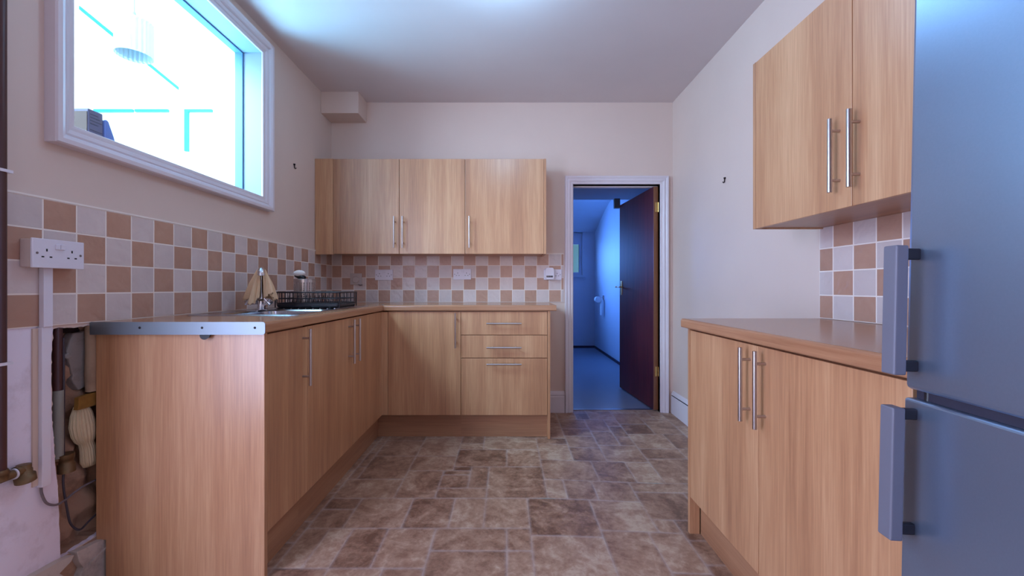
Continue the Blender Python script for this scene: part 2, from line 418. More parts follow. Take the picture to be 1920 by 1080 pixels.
def tiles(name, parent, fn, us, vs, first, grout_fn_rect, dark=False):
    """us, vs: grid lines; fn(u, v, h) -> xyz; first: colour index of the lowest row's first tile"""
    m = MB(); g = .0019; bv = .0012; H = .007
    R = random.Random(len(us)*7+1)
    for j in range(len(vs)-1):
        for i in range(len(us)-1):
            u0, u1, v0, v1 = us[i]+g, us[i+1]-g, vs[j]+g, vs[j+1]-g
            if u1-u0 < .004: continue
            k = (i+j+first) % 2
            a = [fn(u0, v0, 0), fn(u1, v0, 0), fn(u1, v1, 0), fn(u0, v1, 0)]
            h1 = H-bv; b = [fn(u0, v0, h1), fn(u1, v0, h1), fn(u1, v1, h1), fn(u0, v1, h1)]
            c = [fn(u0+bv, v0+bv, H), fn(u1-bv, v0+bv, H), fn(u1-bv, v1-bv, H), fn(u0+bv, v1-bv, H)]
            m.add(a+b+c, [(0,1,5,4),(1,2,6,5),(2,3,7,6),(3,0,4,7),(4,5,9,8),(5,6,10,9),(6,7,11,10),(7,4,8,11),(8,9,10,11)], k, R.random())
    u0, u1, v0, v1 = us[0], us[-1], vs[0], vs[-1]
    c = [fn(u, v, h) for h in (0, H-.0007) for u, v in ((u0, v0), (u1, v0), (u1, v1), (u0, v1))]
    m.add(c, [(0,1,2,3),(4,5,6,7),(0,1,5,4),(1,2,6,5),(2,3,7,6),(3,0,4,7)], 2)
    c = [fn(u, v, h) for h in (0, H+.0015) for u, v in ((u0, v1), (u1, v1), (u1, v1+.006), (u0, v1+.006))]
    m.add(c, [(0,1,2,3),(4,5,6,7),(0,1,5,4),(1,2,6,5),(2,3,7,6),(3,0,4,7)], 2)
    return m.build(name, [M_tilec, M_tilet, M_grout], parent)
vz = [.905, 1.005, 1.105, 1.205, 1.300]
# left wall: tile edges at y = 1.271 + k*0.1
tiles('tile_splashback', wall_l, lambda u, v, h: (XL+h, u, v), [.95]+[1.071+.1*k for k in range(-1, 24)][0:1]*0+[1.071+.1*k for k in range(0, 24)]+[YB], vz, 1, None)
# back wall: edges at x = .4465 - k*0.1
us = [.4465-.1*k for k in range(18, -1, -1)]; us = [XL+.007]+us+[.468]
tiles('tile_splashback', wall_b, lambda u, v, h: (u, YB-h, v), us, [.905, 1.005, 1.105, 1.205, 1.300], 1, None)
# right wall
tiles('tile_splashback', wall_r, lambda u, v, h: (XR-h, u, v), [.71+.1*k for k in range(-4, 11)]+[1.785], [.893, .992, 1.0935, 1.191, 1.285], 1, None)

# boxed-in pipe near the ceiling, left corner
struct(box('trim_2', M_wall, None, XL, -1.149, 3.186, YB, 2.376, ZC, bevel=.003))

# ---- door frame (architrave) and skirting
def frame3(profile, x0, x1, z1, y, zb, name, m, parent=None, sgn=-1):
    mb = MB()
    for (o0, p0), (o1, p1) in zip(profile[:-1], profile[1:]):
        def pts(o, p): return [(x0-o, y+sgn*p, zb), (x0-o, y+sgn*p, z1+o), (x1+o, y+sgn*p, z1+o), (x1+o, y+sgn*p, zb)]
        a, b = pts(o0, p0), pts(o1, p1)
        for i in range(3): mb.add([a[i], a[i+1], b[i+1], b[i]], [(0, 1, 2, 3)])
    return mb.build(name, m, parent)
trim1 = structempty('trim_1', (.9, YB, 0))
xr_in = min(DX1, XR)
frame3([(0, -.13), (0, .010), (.006, .013), (.018, .013), (.024, .018), (.034, .021), (.044, .019), (.050, .024), (.058, .026), (.064, .026), (.066, .020), (.066, 0)],
       DX0, DX1, DZ, YB, 0, 'architrave', M_white, trim1)
MB().box(DX0-.001, DX0+.012, YB+.055, YB+.075, 0, DZ).box(DX0, DX1, YB+.055, YB+.075, DZ-.012, DZ).build('door_stop', M_white, trim1)
frame3([(0, 0), (0, .02), (.06, .02), (.06, 0)], DX0, DX1, DZ, YB+.12, 0, 'architrave', M_white, trim1, 1)
box('threshold_strip', M_steel, trim1, DX0, DX1, YB+.05, YB+.085, -.001, .005)
def skirting(name, m, pts_fn, a, b, hgt):
    prof = [(0, 0), (.020, 0), (.020, hgt-.045), (.016, hgt-.040), (.016, hgt-.033), (.020, hgt-.028), (.013, hgt-.012), (.006, hgt), (0, hgt)]
    mb = MB(); n = len(prof)
    mb.add([pts_fn(p, z, t) for t in (a, b) for p, z in prof], [(i, (i+1) % n, n+(i+1) % n, n+i) for i in range(n)]+[tuple(range(n)), tuple(range(n, 2*n))])
    return struct(mb.build(name, m))
skirting('baseboard_right', M_white, lambda p, z, t: (XR-p, t, z-.02), 1.65, YB-.02, .20)
box('pipe_groove', M_dark, bpy.data.objects['baseboard_right'], XR-.0205, XR-.0165, 1.7, YB-.03, .1435, .1475)
skirting('baseboard_back', M_white, lambda p, z, t: (t, YB-p, z-.003), .30, .476, .178)
# broken old skirting at the left foreground
def old_skirt():
    top = [(1.02, .168), (1.15, .164), (1.235, .160), (1.30, .158), (1.345, .150), (1.352, .156), (1.40, .150), (1.47, .142)]
    R = random.Random(4)
    o = structempty('baseboard_left', (XL, 1.25, 0))
    # two lengths of board with a hole between them
    a = [(1.02, 0), (1.305, 0), (1.300, .07), (1.312, .105), (1.30, .12), (1.335, .135), (1.345, .150), (1.30, .158), (1.02, .168)]
    MB().prism(jag(a, .002, .02, 1), lambda u, v, h: (h, u, v), XL, XL+.026, 0).build('board', M_skirtold, o, bevel=.002)
    b = [(1.352, 0), (1.48, 0), (1.48, .141), (1.405, .149), (1.352, .156), (1.358, .12), (1.372, .09), (1.356, .06)]
    MB().prism(jag(b, .002, .02, 2), lambda u, v, h: (h, u, v), XL, XL+.028, 0).build('board', M_skirtold, o, bevel=.002)
    MB().box(XL-.01, XL+.006, 1.02, 1.56, 0, .15).build('rotten_backing', M_rubble, o)
    MB().prism(jag([(1.39, .085), (1.47, .11), (1.47, .118), (1.39, .094)], .001, .02, 3), lambda u, v, h: (h, u, v), XL+.027, XL+.033).build('split_bead', M_skirtold, o)
old_skirt()

# ---- window_1 in the left wall
win1 = structempty('window_1', (XL, 1.88, 1.55))
def wframe(profile, name, m, parent):
    mb = MB()
    for (o0, x0), (o1, x1) in zip(profile[:-1], profile[1:]):
        def pts(o, x): return [(x, WY0-o, WZ0-o), (x, WY1+o, WZ0-o), (x, WY1+o, WZ1+o), (x, WY0-o, WZ1+o)]
        a, b = pts(o0, x0), pts(o1, x1)
        for i in range(4): j = (i+1) % 4; mb.add([a[i], a[j], b[j], b[i]], [(0, 1, 2, 3)])
    return mb.build(name, m, parent)
wframe([(-.006, XL-.10), (-.006, XL+.006)], 'window_lining', mat('darkened_white_lining', (138, 152, 166), .5), win1)  # white lining, its colour darkened to offset the strong window light
wframe([(-.006, XL+.006), (-.006, XL+.010), (-.004, XL+.014), (.005, XL+.016), (.014, XL+.016), (.018, XL+.022), (.030, XL+.026), (.036, XL+.024), (.042, XL+.034), (.054, XL+.040), (.068, XL+.040), (.072, XL+.034), (.072, XL)], 'window_casing', M_white, win1)
wframe([(-.006, XL-.100), (-.014, XL-.101), (-.014, XL-.112), (-.007, XL-.112), (-.007, XL-.150), (-.003, XL-.152)], 'window_frame', mat('blue_grey_frame_paint', (84, 124, 160), .5), win1)
box('pane', M_glass, win1, XL-.118, XL-.114, WY0-.0, WY1, WZ0, WZ1)
# the window sill on the far side
box('window_sill', M_outwhite, win1, XL-.36, XL-.15, WY0-.05, WY1+.05, WZ0-.04, WZ0-.012)

# ---- the bright extension beyond the window
EX0, EY1 = -5.0, 3.5
struct(MB().box(EX0, XL-.28, EY1, EY1+.1, -.1, 5.2).build('wall_extension_end', M_outwhite))
struct(MB().box(EX0-.1, EX0, -2, EY1, -.1, 2.6).build('wall_extension_side', M_outwhite))
struct(MB().box(EX0, XL-.28, -2, EY1, -.2, -.1).build('floor_extension', M_outwhite))
struct(MB().box(XL-.28, XL-.1, -2, EY1, ZC+.12, 4.6).build('wall_extension_upper', M_outwhite))
M_cyan = mat('cyan_glazing_bar', (40, 150, 170), .5); M_blueb = mat('blue_verge_strip', (40, 130, 190), .5)
vg = structempty('trim_3', (-3.2, EY1, 3))
MB().prism([(-3.62, 3.380), (-2.79, 2.705), (-2.79, 2.730), (-3.62, 3.412)], lambda u, v, h: (u, h, v), EY1-.02, EY1-.001).build('roof_verge', M_blueb, vg)
wn3 = structempty('window_3', (-3, EY1, 2.4))
MB().box(-3.50, -3.17, EY1-.02, EY1-.001, 2.515, 2.535).box(-3.15, -2.87, EY1-.02, EY1-.001, 2.515, 2.535).build('top_rail', M_cyan, wn3)
MB().box(-2.73, -2.50, EY1-.02, EY1-.001, 2.515, 2.535).box(-2.73, -2.70, EY1-.02, EY1-.001, 2.18, 2.515).build('glazing_bar', M_cyan, wn3)
# pendant lamp in the extension
pd = thing('pendant_lamp', 'white woven drum shade pendant lamp hanging beyond the internal window', 'lamp', (-2.40, 2.65, 2.60))
def drum():
    mb = MB(); n = 48; zs = [2.515, 2.53, 2.72, 2.735]; R0 = .098
    rr = lambda k, j: R0-(.009 if (k % 2 and j in (1, 2)) else 0)
    vs = [(-2.40+rr(k, j)*math.cos(2*math.pi*k/n), 2.65+rr(k, j)*math.sin(2*math.pi*k/n), zs[j]) for j in range(4) for k in range(n)]
    mb.add(vs, [(j*n+k, j*n+(k+1) % n, (j+1)*n+(k+1) % n, (j+1)*n+k) for j in range(3) for k in range(n)])
    for k in range(24):
        a0 = 2*math.pi*k/24; mb.add([(-2.40, 2.65, 2.745), (-2.40+R0*math.cos(a0), 2.65+R0*math.sin(a0), 2.735), (-2.40+R0*math.cos(a0+.262), 2.65+R0*math.sin(a0+.262), 2.735)], [(0, 1, 2)])
    return mb
drum().build('lamp_shade', mat('white_woven_shade', (168, 180, 186), .8), pd)
MB().tube([(-2.40, 2.65, 2.735), (-2.40, 2.65, 2.775), (-2.40, 2.65, 2.80)], [.022, .014, .006], 16).build('lamp_holder', mat('pale_blue_holder', (120, 160, 185), .5), pd)
MB().cyl((-2.40, 2.65, 2.79), (-2.40, 2.65, 4.3), .003, 8).build('cord', mat('pale_cord', (120, 150, 165), .6), pd)

# items on the far sill
bx = thing('printed_carton', 'small printed white carton with brown side on the window sill', 'box', (-1.65, 1.60, WZ0-.012))
sz = WZ0-.012
box('carton_body', mat('carton_white', (90, 78, 104), .6), bx, -1.70, -1.603, 1.575, 1.632, sz, 1.712, bevel=.002)
box('side_flap', mat('carton_brown', (74, 40, 22), .7), bx, -1.70, -1.606, 1.5725, 1.5755, sz+.004, 1.700)
mb = MB()
for k in range(11):
    if k == 4: continue
    z = 1.695-.012*k; mb.box(-1.6035, -1.6022, 1.583, 1.583+.030+.008*((k*7) % 3), z-.003, z)
mb.build('printed_lines', mat('print_grey', (46, 44, 66), .7), bx)
bt = MB().prism([(1.637, 0), (1.70, 0), (1.704, .012), (1.676, .10), (1.655, .150), (1.643, .155), (1.637, .15)], lambda u, v, h: (h, u, sz+v), -1.66, -1.60)
b_o = bt.build('plastic_pouch', mat('pale_blue_plastic', (84, 108, 172), .25), None, bevel=.008, seg=3)
tag(b_o, 'pale blue plastic pouch leaning behind the carton on the window sill', 'pouch')

# ---- window_4: the glazed side door opening on the left, out of view
g4 = structempty('door_2', (XL-.12, .10, 0))
MB().box(XL-.15, XL-.10, -.46, -.41, -.05, 2.1).box(XL-.15, XL-.10, .63, .68, -.05, 2.1).box(XL-.15, XL-.10, -.41, .63, -.05, .20).box(XL-.15, XL-.10, -.41, .63, 2.05, 2.1).build('door_frame', M_white, g4)

# ---- passage beyond the doorway
PY0, PY1, PX0, PX1 = YB+.12, 7.0, .15, 1.5
struct(MB().box(PX0, PX1, PY0-.035, PY1+.1, -.06, 0).build('floor_passage', M_passfloor))
# right wall with curved top following the sloping ceiling
struct(MB().box(PX1, PX1+.1, PY0, PY1+.1, -.06, 2.5).build('wall_passage_right', M_passwall))
struct(MB().box(PX0-.1, PX0, PY0, 5.85, -.06, 2.5).box(PX0-.1, PX0, 6.55, PY1+.1, -.06, 2.5).box(PX0-.1, PX0, 5.85, 6.55, -.06, 1.2).box(PX0-.1, PX0, 5.85, 6.55, 1.9, 2.5).build('wall_passage_left', M_passwall))
struct(MB().box(1.294, PX1, PY1, PY1+.3, -.06, 2.2).box(PX0, 1.294, PY1, PY1+.3, -.06, 1.235).box(PX0, 1.294, PY1, PY1+.3, 1.965, 2.2).build('wall_passage_end', M_passwall))
prof = [(4.55, 2.30), (5.6, 2.30), (6.0, 2.27), (6.3, 2.20), (6.6, 2.10), (6.85, 2.0), (7.0, 1.965), (7.3, 1.965), (7.3, 2.45), (4.55, 2.45)]
struct(MB().prism(prof, lambda u, v, h: (h, u, v), PX0-.1, PX1+.1).build('ceiling_passage', M_passwall))
struct(MB().box(PX0-.1, PX1+.1, PY0, 4.5, 1.985, 2.45).build('trim_4', M_passceil))
struct(MB().box(PX0-.1, PX1+.1, 4.5, 4.55, 2.20, 2.45).build('trim_5', M_passceil))
struct(MB().box(PX1-.012, PX1, PY0, PY1, 0, .035).box(PX0, PX1, PY1-.012, PY1, 0, .035).build('baseboard_passage', mat('dark_vinyl_edge', (60, 40, 60), .5)))
w5 = structempty('window_4', (1.0, PY1+.2, 1.5))
MB().box(PX0, 1.294, PY1+.06, PY1+.11, 1.235, 1.262).box(PX0, 1.294, PY1+.06, PY1+.11, 1.82, 1.965).box(1.272, 1.294, PY1+.06, PY1+.11, 1.262, 1.82).build('window_frame', M_passwall, w5)
MB().box(.4, 1.272, PY1+.05, PY1+.09, 1.262, 1.285).box(.4, 1.272, PY1+.05, PY1+.09, 1.765, 1.82).box(1.240, 1.272, PY1+.05, PY1+.09, 1.285, 1.765).build('sash', M_passwall, w5)
MB().box(1.236, 1.240, PY1+.048, PY1+.07, 1.285, 1.765).build('gasket', M_dark, w5)
box('pane', M_glass, w5, .4, 1.240, PY1+.075, PY1+.08, 1.285, 1.765)
box('window_sill', M_passwall, w5, PX0, 1.345, PY1-.06, PY1+.06, 1.20, 1.234)

# brown door, open into the passage
d1 = structempty('door_1', (1.217, 3.405, 0))
A = Vector((1.217, 3.405, 0)); B = Vector((1.153, 4.195, 0)); U = (B-A).normalized(); Nn = Vector((U.y, -U.x, 0))
def dfn(u, v, h): p = A+U*u+Nn*h; return (p.x, p.y, v)
L = (B-A).length
def dbox(u0, u1, v0, v1, h0, h1, m, name, bevel=0):
    vs = [dfn(u, v, h) for h in (h0, h1) for u, v in ((u0, v0), (u1, v0), (u1, v1), (u0, v1))]
    return MB().add(vs, [(0,1,2,3),(4,5,6,7),(0,1,5,4),(1,2,6,5),(2,3,7,6),(3,0,4,7)]).build(name, m, d1, bevel=bevel)
dbox(.006, L, .012, 1.861, 0, .038, M_mahog, 'door_leaf')
dbox(0, .006, .012, 1.861, 0, .038, M_mahedge, 'hinge_edge')
for zz in (1.69, .33):
    mb = MB(); 
    vs = [dfn(u, v, h) for h in (.012, .036) for u, v in ((-.003, zz-.04), (.0, zz-.04), (.0, zz+.04), (-.003, zz+.04))]
    mb.add(vs, [(0,1,2,3),(4,5,6,7),(0,1,5,4),(1,2,6,5),(2,3,7,6),(3,0,4,7)])
    mb.cyl(dfn(-.006, zz-.04, .040), dfn(-.006, zz+.04, .040), .006, 12)
    mb.build('hinge', M_brassb, d1)
hp = dbox(L-.075, L-.035, .95, 1.09, -.006, 0, M_brassb, 'handle_plate', .002)
MB().tube([dfn(L-.055, 1.03, 0), dfn(L-.055, 1.03, -.035), dfn(L-.05, 1.03, -.048), dfn(L-.02, 1.03, -.052), dfn(L+.045-.09, 1.03, -.052)], .007, 10).tube([dfn(L-.055, 1.03, -.045), dfn(L-.14, 1.028, -.05)], .007, 10).build('door_handle', M_brassb, d1)
MB().box(1.100, 1.160, 4.197, 4.240, 1.835, 1.935).build('latch_box', mat('grey_closer_metal', (96, 104, 112), .4, .5), d1, bevel=.004)

# toilet roll on its holder
tr = thing('toilet_roll_holder', 'white holder with hanging toilet paper on the blue-lit wall', 'toilet roll holder', (PX1, 6.3, .92))
MB().box(PX1-.012, PX1-.0005, 6.29, 6.37, .83, .90).tube([(PX1-.01, 6.385, .87), (PX1-.09, 6.385, .87), (PX1-.10, 6.375, .845), (PX1-.10, 6.28, .84)], .006, 10).build('bracket', M_chrome, tr)
MB().cyl((PX1-.10, 6.275, .84), (PX1-.10, 6.37, .84), .046, 28).build('paper_roll', M_paper, tr)
MB().box(PX1-.0545, PX1-.0525, 6.275, 6.365, .60, .845).build('paper_tail', M_paper, tr)

# ------------------------------------------------------------------ HANDLES
def bar_handle(parent, p, axis, out, Lh=.235, r=.006, standoff=.032, name='handle'):
    p = Vector(p); ax = Vector(axis); o = Vector(out); c = p+o*standoff
    mb = MB().cyl(c-ax*Lh/2, c+ax*Lh/2, r, 20)
    for s in (-1, 1):
        q = p+ax*s*(Lh/2-.038); mb.cyl(q, q+o*(standoff-.002), .0045, 12)
    return mb.build(name, M_steel, parent, label='brushed steel bar handle')

# ------------------------------------------------------------------ BASE UNITS, LEFT RUN (doors face +X at x=-.847)
DXL = -.847
def door_x(parent, x, s, y0, y1, z0, z1, th=.018, m=None, name='door'):
    """front with its face at x looking in direction s"""
    return MB().box(x-s*th, x, y0, y1, z0, z1).build(name, m or M_oak, parent, bevel=.0015)
# end cabinet, single narrow door
c1 = thing('base_cabinet', 'narrow oak base cabinet with full end panel beside the broken wall', 'cabinet', (-1.14, 1.6, 0))
notch = [(XL+.004, .142), (XL+.038, .142), (XL+.038, 0), (DXL, 0), (DXL, .866), (XL+.004, .866)]
MB().prism(notch, lambda u, v, h: (u, h, v), 1.438, 1.456).build('end_panel', M_oak, c1, bevel=.001)
MB().box(XL+.03, DXL-.020, 1.456, 1.75, .15, .866).build('carcass', M_oaky, c1)
dd = door_x(c1, DXL, 1, 1.4575, 1.7485, .158, .860)
bar_handle(dd, (DXL, 1.708, .735), (0, 0, 1), (1, 0, 0))
box('plinth', M_oaky, c1, DXL-.055, DXL-.040, 1.456, 1.75, 0, .15)
# sink cabinet
c2 = thing('sink_cabinet', 'two-door oak base cabinet underneath the sink', 'cabinet', (-1.14, 2.25, 0))
MB().box(XL+.03, DXL-.020, 1.75, 2.745, .15, .72).build('carcass', M_oaky, c2)
dd = door_x(c2, DXL, 1, 1.7505, 2.2435, .158, .860); bar_handle(dd, (DXL, 2.205, .735), (0, 0, 1), (1, 0, 0))
dd = door_x(c2, DXL, 1, 2.2465, 2.741, .158, .860); bar_handle(dd, (DXL, 2.285, .735), (0, 0, 1), (1, 0, 0))
box('plinth', M_oaky, c2, DXL-.055, DXL-.040, 1.75, 2.83, 0, .15)
# corner post
YF = 2.790   # front of doors on the back run
cp = thing('corner_post', 'slim oak corner post where the two base runs meet', 'corner post', (-.83, 2.77, 0))
MB().box(DXL-.018, DXL, 2.744, 2.79, .158, .860).box(DXL, -.807, YF, YF+.018, .158, .860).box(DXL-.018, DXL+.004, YF-.004, YF+.018, .158, .860).build('post_boards', M_oak, cp, bevel=.002)
# back run: door unit
c3 = thing('base_cabinet', 'single-door oak base cabinet left of the drawers on the back wall', 'cabinet', (-.56, 3.08, 0))
MB().box(-.807, -.312, YF+.020, YB-.03, .15, .866).build('carcass', M_oakx, c3)
def door_y(parent, y, x0, x1, z0, z1, name='door'):
    return MB().box(x0, x1, y, y+.018, z0, z1).build(name, M_oak, parent, bevel=.0015)
dd = door_y(c3, YF, -.8055, -.3125, .158, .860); bar_handle(dd, (-.345, YF, .735), (0, 0, 1), (0, -1, 0))
box('plinth', M_oakx, c3, DXL-.040, -.312, YF+.040, YF+.055, 0, .15)
c4 = thing('drawer_cabinet', 'oak base cabinet with three drawers beside the doorway', 'cabinet', (-.02, 3.08, 0))
MB().box(-.312, .276, YF+.020, YB-.03, .15, .866).build('carcass', M_oakx, c4)
box('end_panel', M_oak, c4, .278, .296, YF-.002, YB-.002, -.002, .866, bevel=.001)
for z0, z1, hz in ((.704, .860, .782), (.548, .700, .620), (.158, .544, .508)):
    dw = door_y(c4, YF, -.3095, .2755, z0, z1, 'drawer'); bar_handle(dw, (-.018, YF, hz), (1, 0, 0), (0, -1, 0))
box('plinth', M_oakx, c4, -.312, .278, YF+.040, YF+.055, 0, .15)

# worktops: postformed front edge
def nosing(t=.038, r=.010, n=5):
    """2-D profile (a = distance behind the front edge, z)"""
    pr = []
    for k in range(n+1): a = math.pi/2*k/n; pr.append((r-r*math.cos(a)*1.0, -t/2*0+(t-r)+r*math.sin(a)))
    lo = [(r*.5-r*.5*math.cos(a), r*.5-r*.5*math.sin(a)) for a in [math.pi/2*k/3 for k in range(3, -1, -1)]]
    return lo+pr
ZT = .905
def worktop_left():
    w = thing('worktop', 'oak-effect worktop under the internal window, holding the sink', 'worktop', (-1.14, 2.1, ZT))
    fx = -.834; pr = nosing(); t = .038
    xs = -.898; y0, y1 = 1.4205, YB-.008; jy = 2.775
    prof = [(fx-a, ZT-t+z) for a, z in pr]+[(xs, ZT), (xs, ZT-t)]
    n = len(prof); yend = lambda x: min(y1, jy+(-.834-x))
    mb = MB()
    mb.add([(x, y0, z) for x, z in prof]+[(x, yend(x), z) for x, z in prof], [(i, (i+1) % n, n+(i+1) % n, n+i) for i in range(n)]+[tuple(range(n)), tuple(range(n, 2*n))])
    xb = XL+.008; out = [(xs, y0), (xs, yend(xs)), (-.834-(y1-jy), y1), (xb, y1), (xb, y0)]
    hole = [(-1.355, 1.765), (-.905, 1.765), (-.905, 2.66), (-1.355, 2.66)]
    flat = out+hole; m_ = len(flat)
    tr = [tuple(q) for q in tessellate_polygon([[Vector((u, v, 0)) for u, v in l] for l in (out, hole)])]
    mb.add([(x, y, ZT) for x, y in flat]+[(x, y, ZT-t) for x, y in flat], tr+[tuple(m_+i for i in q[::-1]) for q in tr]
           +[(i, (i+1) % 5, m_+(i+1) % 5, m_+i) for i in range(5)]+[(5+i, 5+(i+1) % 4, m_+5+(i+1) % 4, m_+5+i) for i in range(4)])
    mb.build('worktop_slab', M_topy, w)
    # aluminium end strip with rounded outer corner, facing the photographer
    x1, x0, z0, z1, r = -.833, XL+.002, ZT-.043, ZT+.001, .009
    def corner(cx, cz, a0): return [(cx+r*math.cos(a0+math.pi/2*k/5), cz+r*math.sin(a0+math.pi/2*k/5)) for k in range(6)]
    poly = [(x0, z0)]+corner(x1-r, z0+r, -math.pi/2)+corner(x1-r, z1-r, 0)+[(x0, z1)]
    st = MB().prism(poly, lambda u, v, h: (u, h, v), 1.4175, 1.4202).build('end_strip', M_alu, w, label='aluminium end strip')
    for xs in (-1.265, -1.05, -.868):
        MB().cyl((xs, 1.4168, ZT-.019), (xs, 1.4178, ZT-.019), .0042, 16).build('screw_hole', M_hole, st)
    MB().tube([(-1.045, 1.423, .862), (-1.045, 1.436, .860)], [.018, .012], 16).build('fixing_lug', M_blackp, w)
    return w
worktop_left()
def worktop_back():
    w = thing('worktop', 'oak-effect worktop along the back wall over the drawers', 'worktop', (-.3, 3.07, ZT))
    fy = 2.775; t = .038; pr = nosing()
    prof = [(fy+a, ZT-t+z) for a, z in pr]+[(YB-.008, ZT), (YB-.008, ZT-t)]
    n = len(prof); mb = MB()
    vs = [(-.834-(y-2.775)+.0015, y, z) for y, z in prof]+[(.336, y, z) for y, z in prof]
    mb.add(vs, [(i, (i+1) % n, n+(i+1) % n, n+i) for i in range(n)]+[tuple(range(n)), tuple(range(n, 2*n))])
    mb.build('worktop_slab', M_topx, w)
    MB().cyl((-.838, 2.786, ZT), (-.838, 2.786, ZT+.003), .006, 12).build('joint_stud', M_alu, w)
worktop_back()

# ------------------------------------------------------------------ SINK
SX0, SX1, SY0, SY1 = -1.375, -.890, 1.745, 2.68
sk = thing('sink', 'stainless steel inset sink and drainer set into the left worktop', 'sink', (-1.13, 2.2, ZT))
def rrect(x0, x1, y0, y1, r, n=5):
    out = []
    for cx, cy, a0 in ((x1-r, y1-r, 0), (x0+r, y1-r, 90), (x0+r, y0+r, 180), (x1-r, y0+r, 270)):
        for k in range(n+1): a = math.radians(a0+90*k/n); out.append((cx+r*math.cos(a), cy+r*math.sin(a)))
    return out
def loft(mb, loops, mi=0, smooth=True):
    n = len(loops[0])
    for a, b in zip(loops[:-1], loops[1:]):
        mb.add(list(a)+list(b), [(i, (i+1) % n, n+(i+1) % n, n+i) for i in range(n)], mi, 0, smooth)
mb = MB(); zt = ZT
o1 = [(x, y, zt+.0005) for x, y in rrect(SX0, SX1, SY0, SY1, .03)]
o2 = [(x, y, zt+.004) for x, y in rrect(SX0+.004, SX1-.004, SY0+.004, SY1-.004, .027)]
o3 = [(x, y, zt+.004) for x, y in rrect(SX0+.016, SX1-.016, SY0+.016, SY1-.016, .02)]
o4 = [(x, y, zt+.0015) for x, y in rrect(SX0+.022, SX1-.022, SY0+.022, SY1-.022, .016)]
loft(mb, [o1, o2, o3, o4])
bx0, bx1, by0, by1 = -1.285, -.935, 1.81, 2.20
outer = [(x, y) for x, y in rrect(SX0+.022, SX1-.022, SY0+.022, SY1-.022, .016)]; inner = [(x, y) for x, y in rrect(bx0, bx1, by0, by1, .06)]
tr_ = tessellate_polygon([[Vector((x, y, 0)) for x, y in outer], [Vector((x, y, 0)) for x, y in inner]])
mb.add([(x, y, zt+.0015) for x, y in outer+inner], [tuple(t) for t in tr_])
mb.build('sink_top', M_sink, sk)
mb = MB()
loft(mb, [[(x, y, zt+.0015) for x, y in rrect(bx0, bx1, by0, by1, .06)], [(x, y, zt-.006) for x, y in rrect(bx0+.006, bx1-.006, by0+.006, by1-.006, .055)],
          [(x, y, zt-.12) for x, y in rrect(bx0+.014, bx1-.014, by0+.014, by1-.014, .05)], [(x, y, zt-.145) for x, y in rrect(bx0+.045, bx1-.045, by0+.045, by1-.045, .04)]])
mb.add([(x, y, zt-.145) for x, y in rrect(bx0+.045, bx1-.045, by0+.045, by1-.045, .04)], [tuple(range(24))])
mb.build('bowl', M_sink, sk)
mb = MB()
for k in range(9):
    x = -1.27+.04*k; mb.tube([(x, 2.27, zt+.002), (x, 2.62, zt+.002)], .004, 8)
mb.build('drainer_ridges', M_sink, sk)

# tap
tx, ty = -1.283, 2.15
tp = thing('mixer_tap', 'chrome swan-neck mixer tap standing behind the sink bowl', 'tap', (tx, ty, ZT+.0015))
MB().cyl((tx, ty, ZT+.0016), (tx, ty, ZT+.006), .027, 24).cyl((tx, ty, ZT+.006), (tx, ty, ZT+.05), .019, 24).build('tap_base', M_chrome, tp)
MB().tube([(tx-.052, ty+.015, ZT+.045), (tx+.056, ty-.012, ZT+.050)], .015, 18).build('tap_body', M_chrome, tp)
for s in (-1, 1):
    c = Vector((tx+s*.054, ty-s*.013-.006, ZT+.047)); mb = MB()
    mb.cyl(c, c+Vector((s*.004, -.030, 0)), .017, 20)
    for k in range(4):
        a = math.pi/4+math.pi/2*k; mb.cyl(c+Vector((s*.003, -.026, 0)), c+Vector((s*.003+.021*math.cos(a), -.026, .021*math.sin(a))), .006, 8)
    mb.build('tap_handle', M_chrome, tp)
dv = Vector((.51, -.86, 0))
nk = [Vector((tx, ty, ZT+.05)), Vector((tx, ty, ZT+.12)), Vector((tx, ty, ZT+.178))]+[Vector((tx, ty, ZT+.178))+dv*.034*(1-math.cos(a))+Vector((0, 0, .034*math.sin(a))) for a in [math.pi*k/10 for k in range(1, 10)]]
nk.append(nk[-1]+Vector((0, 0, -.008)))
MB().tube(nk, [.010]*4+[.0105, .0115, .0125, .014, .0155, .0165, .017, .016, .015], 18).build('spout', M_chrome, tp)
# cloth hanging over the spout: a folded sheet, open towards the room
def cloth():
    mb = MB(); R = random.Random(9); nu, nv = 150, 30
    c0 = Vector((tx, ty, 0))+dv*.016; top = ZT+.214; a_gap = math.atan2(dv.y, dv.x)
    ph = [R.uniform(0, 6.28) for _ in range(6)]
    vs = []; fs = []
    for j in range(nv+1):
        t = j/nv
        for i in range(nu):
            u = i/(nu-1); a = a_gap+.24+u*(2*math.pi-.48)
            fold = .17*math.sin(a*8+ph[0]+1.5*t)+.12*math.sin(a*15+ph[1]+3*t)+.06*math.sin(a*27+ph[2]+5*t)
            rad = .0185+.046*t**.8
            rr = rad*(1+fold*min(1, t*2.2))
            edge = min(u, 1-u); rr *= 1-.35*math.exp(-(edge/.03)**2)*t
            ln = .150+.018*math.sin(a*2+ph[3])+.012*math.sin(a*6+ph[4])+.004*math.sin(a*40)
            z = top-t*ln+.012*math.exp(-t*9)*0
            vs.append((c0.x+rr*math.cos(a), c0.y+rr*math.sin(a)*.85, z))
    for j in range(nv):
        for i in range(nu-1): fs.append((j*nu+i, j*nu+i+1, (j+1)*nu+i+1, (j+1)*nu+i))
    mb.add(vs, fs, 0, 0, True); o = mb.build('dishcloth', M_cloth)
    q = o.modifiers.new('thick', 'SOLIDIFY'); q.thickness = .002
    return tag(o, 'crumpled beige dishcloth draped over the tap spout', 'cloth')
cloth()

